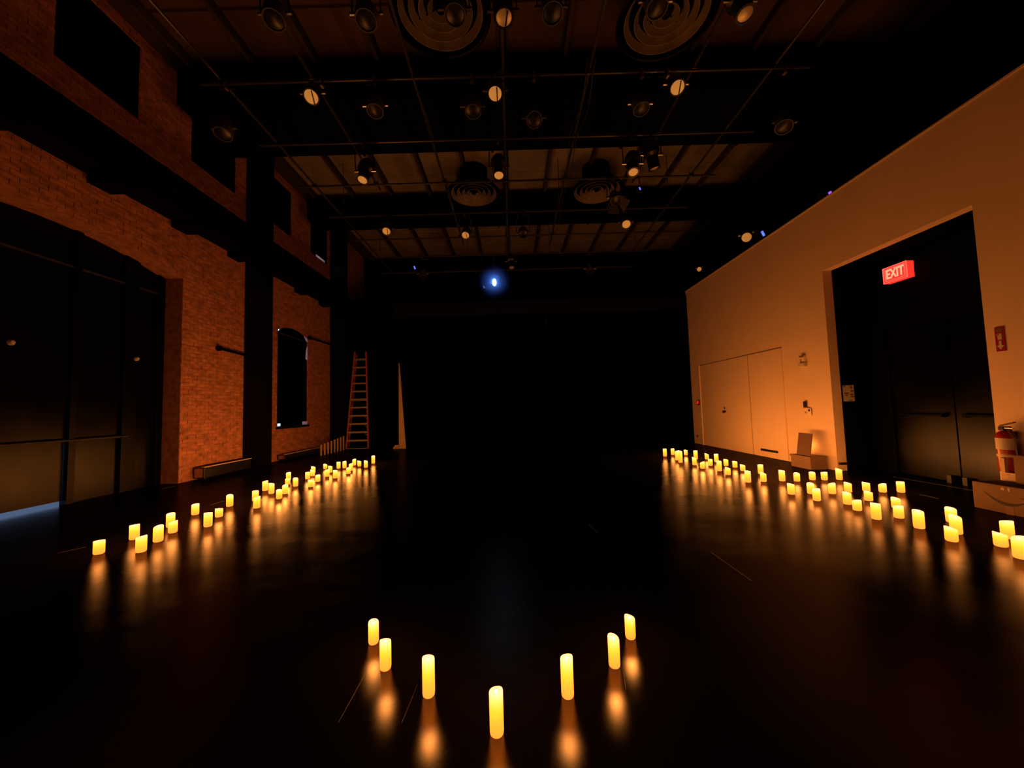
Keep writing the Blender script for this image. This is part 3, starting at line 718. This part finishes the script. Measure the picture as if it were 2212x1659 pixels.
# printed notice on the far side of the recess
t = thing('paper_notice', 'printed paper notice taped inside the black doorway', 'notice', (6.10, 6.985, 1.22))
MB().box(6.0, 6.20, 6.993, 6.998, 1.24, 1.53).build('sheet', 'white', t)
pr = MB()
for a, b, c, d in ((6.005, 6.05, 1.50, 1.525), (6.13, 6.17, 1.47, 1.515), (6.14, 6.19, 1.41, 1.44), (6.02, 6.10, 1.37, 1.40), (6.12, 6.18, 1.345, 1.375), (6.13, 6.195, 1.31, 1.33), (6.03, 6.08, 1.34, 1.36), (6.09, 6.16, 1.25, 1.265)):
    pr.box(a, b, 6.9915, 6.9935, c, d)
pr.build('print', 'tape', t)

# wall devices
t = thing('thermostat', 'small cream wall unit high on the cream wall near the doorway', 'wall unit', (XR - 0.03, 7.61, 1.98))
MB().box(XR - 0.045, XR - 0.001, 7.55, 7.66, 2.0, 2.16).build('casing', 'plastic', t, bevel=0.006)
MB().box(XR - 0.075, XR - 0.001, 7.53, 7.67, 1.94, 2.02).build('lower_cover', 'white', t, bevel=0.012)
MB().box(XR - 0.050, XR - 0.044, 7.55, 7.66, 2.13, 2.165).box(XR - 0.048, XR - 0.044, 7.61, 7.65, 2.075, 2.09).box(XR - 0.048, XR - 0.044, 7.61, 7.65, 2.045, 2.06).build('slots', 'tape', t)
t = thing('wall_switch', 'black key box and cream switch plate on the cream wall', 'switch', (XR - 0.02, 7.57, 0.98))
MB().box(XR - 0.05, XR - 0.001, 7.60, 7.655, 1.13, 1.26).build('key_box', 'blackp', t, bevel=0.012)
MB().box(XR - 0.012, XR - 0.001, 7.50, 7.585, 0.97, 1.12).build('switch_plate', 'plastic', t)
MB().box(XR - 0.025, XR - 0.012, 7.535, 7.56, 1.06, 1.10).build('toggle', 'blackp', t)
MB().tube([(XR - 0.02, 7.60, 1.14), (XR - 0.014, 7.56, 1.125), (XR - 0.014, 7.495, 1.12), (XR - 0.014, 7.49, 1.0)], 0.006).build('cord', 'tape', t)
MB().lathe([(0, 0.02), (0.02, 0.015), (0.028, 0)], Matrix.Translation((XR, 7.66, 1.03)) @ Matrix.Rotation(-PI / 2, 4, 'Y'), 10).build('push_button', 'white', t)
t = thing('call_point', 'small lit red call point beside the cream doors', 'call point', (XR - 0.03, 11.98, 1.2))
MB().box(XR - 0.05, XR - 0.001, 11.92, 12.05, 1.21, 1.36).build('casing', 'red', t, bevel=0.01)
MB().tube([(XR - 0.055, 11.95, 1.33), (XR - 0.06, 11.99, 1.31), (XR - 0.06, 11.95, 1.28), (XR - 0.055, 12.01, 1.26)], 0.012).build('light_coil', 'led_red', t)
t = thing('outlet_box', 'small dark outlet low on the cream wall by the corner', 'outlet', (XR - 0.02, 12.2, 0.2))
MB().box(XR - 0.03, XR - 0.001, 12.15, 12.23, 0.20, 0.28).build('casing', 'tape', t); MB().box(XR - 0.034, XR - 0.03, 12.17, 12.21, 0.22, 0.26).build('socket_face', 'ink', t)
t = thing('corner_latch', 'small dark latch at the foot of the doorway jamb', 'latch', (XR + 0.08, 6.97, 0.06))
MB().box(XR + 0.02, XR + 0.15, 6.955, 6.999, 0.11, 0.15).build('bolt', 'ink', t)

# carton with a dark board leaning in front of a candle
t = thing('low_carton', 'closed brown carton on the floor against the cream wall', 'carton', (5.58, 7.4, 0))
MB().box(5.44, 5.74, 7.16, 7.66, 0.0, 0.22).build('body', 'card', t, bevel=0.006)
MB().box(5.43, 5.75, 7.15, 7.67, 0.20, 0.235).build('lid', 'card', t)
o = MB().hexa([(5.50, 7.26, 0.235), (5.515, 7.24, 0.235), (5.515, 7.56, 0.235), (5.50, 7.58, 0.235), (5.60, 7.30, 0.65), (5.615, 7.28, 0.65), (5.615, 7.62, 0.65), (5.60, 7.62, 0.65)]).build('leaning_board', 'cardd')
tag(o, 'dark rectangular board propped up on the brown carton', 'board')

# fire extinguisher and sign
t = thing('fire_extinguisher', 'red fire extinguisher with a pale label hung by the doorway', 'fire extinguisher', (5.70, 4.50, 0.40))
ex, ey = 5.705, 4.505
T = Matrix.Translation((ex, ey, 0.40))
MB().lathe([(0, 0), (0.07, 0), (0.08, 0.02), (0.08, 0.40), (0.065, 0.445), (0.03, 0.47), (0.03, 0.50), (0, 0.50)], T, 22).build('cylinder', 'red', t, True)
MB().lathe([(0.0815, 0.255), (0.0815, 0.385)], T, 22).build('label_band', 'white', t, True)
MB().lathe([(0.0815, 0.17), (0.0815, 0.20)], T, 22).build('label_strip', 'white', t, True)
MB().box(ex - 0.05, ex + 0.05, ey - 0.03, ey + 0.03, 0.87, 0.92).build('valve', 'blackp', t, bevel=0.01)
MB().bar((ex - 0.02, ey + 0.02, 0.93), (ex - 0.05, ey - 0.13, 0.97), 0.03, 0.012).build('upper_lever', 'blackp', t)
MB().bar((ex - 0.02, ey + 0.02, 0.905), (ex - 0.05, ey - 0.12, 0.90), 0.03, 0.012).build('lower_lever', 'zinc', t)
MB().tube([(ex - 0.03, ey - 0.03, 0.90), (ex - 0.05, ey - 0.09, 0.88), (ex - 0.04, ey - 0.11, 0.80), (ex - 0.02, ey - 0.105, 0.60), (ex - 0.01, ey - 0.10, 0.50)], 0.012).build('hose', 'blackp', t)
MB().box(ex + 0.07, XR, ey - 0.03, ey + 0.03, 0.5, 0.85).build('wall_bracket', 'blackp', t)
t = thing('extinguisher_sign', 'small red wall sign with white symbol and down arrow', 'sign', (XR - 0.005, 4.53, 1.80))
MB().box(XR - 0.008, XR - 0.001, 4.485, 4.575, 1.80, 2.09).build('plate', 'red', t)
x0, x1 = XR - 0.011, XR - 0.008
MB().box(x0, x1, 4.50, 4.56, 2.03, 2.075).build('print_band', 'tape', t)
MB().box(x0, x1, 4.51, 4.55, 1.94, 2.01).box(x0, x1, 4.535, 4.562, 1.99, 2.0).build('bottle_symbol', 'white', t)
MB().prism([(x0, 4.517, 1.925), (x0, 4.543, 1.925), (x0, 4.543, 1.87), (x0, 4.565, 1.87), (x0, 4.53, 1.82), (x0, 4.495, 1.87), (x0, 4.517, 1.87)], (0.003, 0, 0)).build('arrow_symbol', 'white', t)

# cartons in the corner by the extinguisher
t = thing('smile_carton', 'large brown shipping carton printed with a curved smile arrow', 'carton', (5.52, 4.2, 0))
FX = 5.30
MB().box(FX, 5.76, 3.86, 4.54, 0.0, 0.30).build('body', 'card', t, bevel=0.008)
MB().box(FX + 0.03, 5.73, 3.90, 4.50, 0.285, 0.303).build('open_top_shade', 'ink', t)  # black slab stands for the shade inside the open top
MB().prism([(5.74, 3.87, 0.30), (5.76, 3.87, 0.30), (5.78, 3.87, 0.36), (5.76, 3.87, 0.36)], (0, 0.60, 0)).build('flap', 'card', t)
sm = MB(); N = 14; up_, lo_ = [], []
for i in range(N + 1):
    f = i / N; y = 4.43 - 0.36 * f
    z = 0.205 - 0.30 * f * (1 - f) * 1.0 - 0.045 * f
    th = 0.004 + 0.030 * math.sin(PI * min(1, f * 1.02)) ** 0.8
    up_.append((FX - 0.002, y, z + th / 2)); lo_.append((FX - 0.002, y, z - th / 2))
for i in range(N):
    sm.hexa([(FX - 0.002, lo_[i][1], lo_[i][2]), (FX + 0.001, lo_[i][1], lo_[i][2]), (FX + 0.001, lo_[i + 1][1], lo_[i + 1][2]), (FX - 0.002, lo_[i + 1][1], lo_[i + 1][2]),
             (FX - 0.002, up_[i][1], up_[i][2]), (FX + 0.001, up_[i][1], up_[i][2]), (FX + 0.001, up_[i + 1][1], up_[i + 1][2]), (FX - 0.002, up_[i + 1][1], up_[i + 1][2])])
sm.bar((FX - 0.0005, 4.11, 0.195), (FX - 0.0005, 4.055, 0.188), 0.003, 0.016, (1, 0, 0)).bar((FX - 0.0005, 4.055, 0.195), (FX - 0.0005, 4.07, 0.145), 0.003, 0.016, (1, 0, 0))
sm.build('smile_print', 'ink', t)
MB().box(FX - 0.002, FX + 0.001, 4.245, 4.275, 0.25, 0.28).box(FX - 0.002, FX + 0.001, 4.195, 4.215, 0.245, 0.285).build('handling_print', 'tape', t)
MB().box(FX - 0.0015, FX + 0.001, 4.18, 4.25, 0.0, 0.085).build('packing_tape', 'tape', t)
t = thing('small_carton', 'small pale open carton standing on the smile carton', 'carton', (5.66, 4.44, 0.303))
MB().box(5.60, 5.74, 4.33, 4.50, 0.303, 0.40).box(5.60, 5.74, 4.46, 4.50, 0.40, 0.56).build('body', 'pale', t)
MB().box(5.598, 5.601, 4.36, 4.44, 0.335, 0.385).build('dark_panel', 'tape', t)
t = thing('plain_carton', 'plain brown carton at the frame edge on the smile carton', 'carton', (5.62, 4.1, 0.303))
MB().box(5.50, 5.74, 3.9, 4.30, 0.303, 0.62).build('body', 'card', t, bevel=0.006)
MB().box(5.50, 5.74, 4.08, 4.13, 0.62, 0.623).build('packing_tape', 'tape', t)

# ---------------------------------------------------------------- candles
L = [(-4.05, 3.82, 0.140), (-4.12, 4.24, 0.164), (-3.66, 3.84, 0.162), (-3.77, 4.14, 0.166), (-4.11, 4.67, 0.160), (-3.88, 4.44, 0.134), (-4.26, 5.21, 0.140), (-3.64, 4.64, 0.168), (-3.83, 5.06, 0.116), (-4.11, 5.63, 0.166), (-3.94, 5.93, 0.164), (-3.62, 5.48, 0.164), (-4.28, 6.69, 0.176), (-4.01, 6.43, 0.174), (-3.64, 6.03, 0.140), (-3.76, 6.39, 0.148), (-4.21, 7.23, 0.116), (-4.46, 7.69, 0.148), (-3.94, 7.01, 0.150), (-4.11, 7.74, 0.146), (-3.62, 6.92, 0.124), (-4.20, 8.10, 0.132), (-4.38, 8.48, 0.148), (-3.75, 7.43, 0.126), (-4.41, 9.08, 0.112), (-3.83, 7.97, 0.152), (-4.02, 8.50, 0.148), (-3.57, 7.76, 0.154), (-4.10, 9.08, 0.156), (-3.98, 9.12, 0.156), (-3.52, 8.26, 0.130), (-3.65, 8.69, 0.162), (-3.92, 9.53, 0.154), (-3.72, 9.34, 0.138), (-3.47, 9.10, 0.164), (-3.54, 9.77, 0.192)]
R = [(3.70, 9.54, 0.192), (3.99, 9.78, 0.164), (3.71, 8.86, 0.216), (3.62, 8.48, 0.268), (4.26, 9.65, 0.128), (3.75, 8.11, 0.162), (4.16, 8.92, 0.204), (3.69, 7.65, 0.138), (4.39, 8.87, 0.138), (4.01, 7.97, 0.140), (4.37, 8.42, 0.172), (3.85, 7.33, 0.202), (4.29, 7.90, 0.138), (3.79, 6.93, 0.136), (4.34, 7.67, 0.130), (4.26, 7.28, 0.122), (3.73, 6.25, 0.188), (4.37, 6.93, 0.172), (3.99, 6.27, 0.154), (4.29, 6.27, 0.176), (3.80, 5.39, 0.152), (4.49, 6.22, 0.134), (4.07, 5.39, 0.148), (4.79, 6.29, 0.128), (3.86, 5.02, 0.152), (4.96, 6.26, 0.128), (4.33, 5.35, 0.150), (5.19, 6.25, 0.184), (4.07, 4.81, 0.150), (4.61, 5.42, 0.134), (3.95, 4.54, 0.122), (4.88, 5.44, 0.130), (4.46, 4.95, 0.126), (3.85, 4.20, 0.178), (5.03, 5.36, 0.118), (4.45, 4.59, 0.122), (4.11, 4.22, 0.130), (5.24, 5.32, 0.154), (3.97, 3.88, 0.176), (4.46, 4.03, 0.150), (3.88, 3.52, 0.130), (4.13, 3.70, 0.172), (4.13, 3.37, 0.126), (4.42, 3.55, 0.160), (3.97, 3.12, 0.172)]
F = [(-0.82, 2.25, 0.122), (-0.68, 2.03, 0.148), (-0.42, 1.84, 0.174), (-0.10, 1.62, 0.176), (0.21, 1.81, 0.180), (0.47, 2.00, 0.150), (0.62, 2.23, 0.124)]
def candle(x, y, h, r, label, group, watts, z0=0.0):
    a = rng.uniform(0, 2 * PI); sl = rng.uniform(0.12, 0.42); hl = h - sl * r
    T = Matrix.Translation((x, y, 0))
    mb = MB()
    mb.lathe([(0, 0.001), (r * 0.80, 0.001), (r * 0.95, 0.006), (r, 0.016), (r, hl - 0.02), (r, hl - 0.006), (r * 0.94, hl), (r * 0.80, hl - 0.002), (r * 0.60, hl - 0.009), (0, hl - 0.012)], T, 22)
    for v in mb.bm.verts:
        if v.co.z > hl - 0.0135: v.co.z += sl * ((v.co.x - x) * math.cos(a) + (v.co.y - y) * math.sin(a))
    o = mb.build('pillar_candle', 'wax', None, True)
    tag(o, label, 'candle', group)
    MB().lathe([(0, hl - 0.012), (0.006, hl - 0.009), (0.007, hl - 0.005), (0.004, hl), (0, hl + 0.003)], T, 10).build('flame_tip', 'flame', o, True)
    ld = bpy.data.lights.new('candle_light', 'POINT'); ld.energy = watts; ld.color = CANDLE_COLOR; ld.shadow_soft_size = r * 0.85
    l = bpy.data.objects.new('candle_light', ld); COL.objects.link(l); l.parent = o
    l.location = Vector((x, y, h + r * 0.75)) - Vector(o['_o'])
    o.location.z += z0
def power(y, side): return CANDLE_WATTS * (0.17 + 1.20 * min(1, max(0, (y - 4.3) / 3.5)) if side > 0 else 0.32 + 1.0 * min(1, max(0, (y - 3.8) / 3.4)))
def tall(h): return 'tall' if h > 0.17 else ('short' if h < 0.135 else 'medium-height')
for i, (x, y, h) in enumerate(L):
    candle(x, y, h, 0.042, '%s lit pillar candle, %s from the left in the row by the brick wall' % (tall(h), ordinal(i)), 'candle row by the brick wall', power(y, -1))
for i, (x, y, h) in enumerate(R):
    candle(x, y, h, 0.042, '%s lit pillar candle, %s from the left in the row by the cream wall' % (tall(h), ordinal(i)), 'candle row by the cream wall', power(y, 1))
for i, (x, y, h) in enumerate(F):
    lab = ('slim lit candle at the left tip of the near curve of seven', 'slim lit candle second from left in the near curve', 'slim lit candle third from left in the near curve',
           'slim lit candle nearest the viewer, lowest in the near curve', 'slim lit candle fifth from left in the near curve', 'slim lit candle sixth from left in the near curve', 'slim lit candle at the right tip of the near curve of seven')[i]
    candle(x, y, h, 0.028, lab, 'near curve of seven candles', CANDLE_WATTS * 0.27)
# the candle hidden behind the leaning board
candle(5.69, 7.57, 0.14, 0.033, 'lit candle glowing behind the board on the brown carton', 'candle row by the cream wall', CANDLE_WATTS * 0.2, 0.236)

for o in list(bpy.data.objects):
    if '_o' in o: del o['_o']
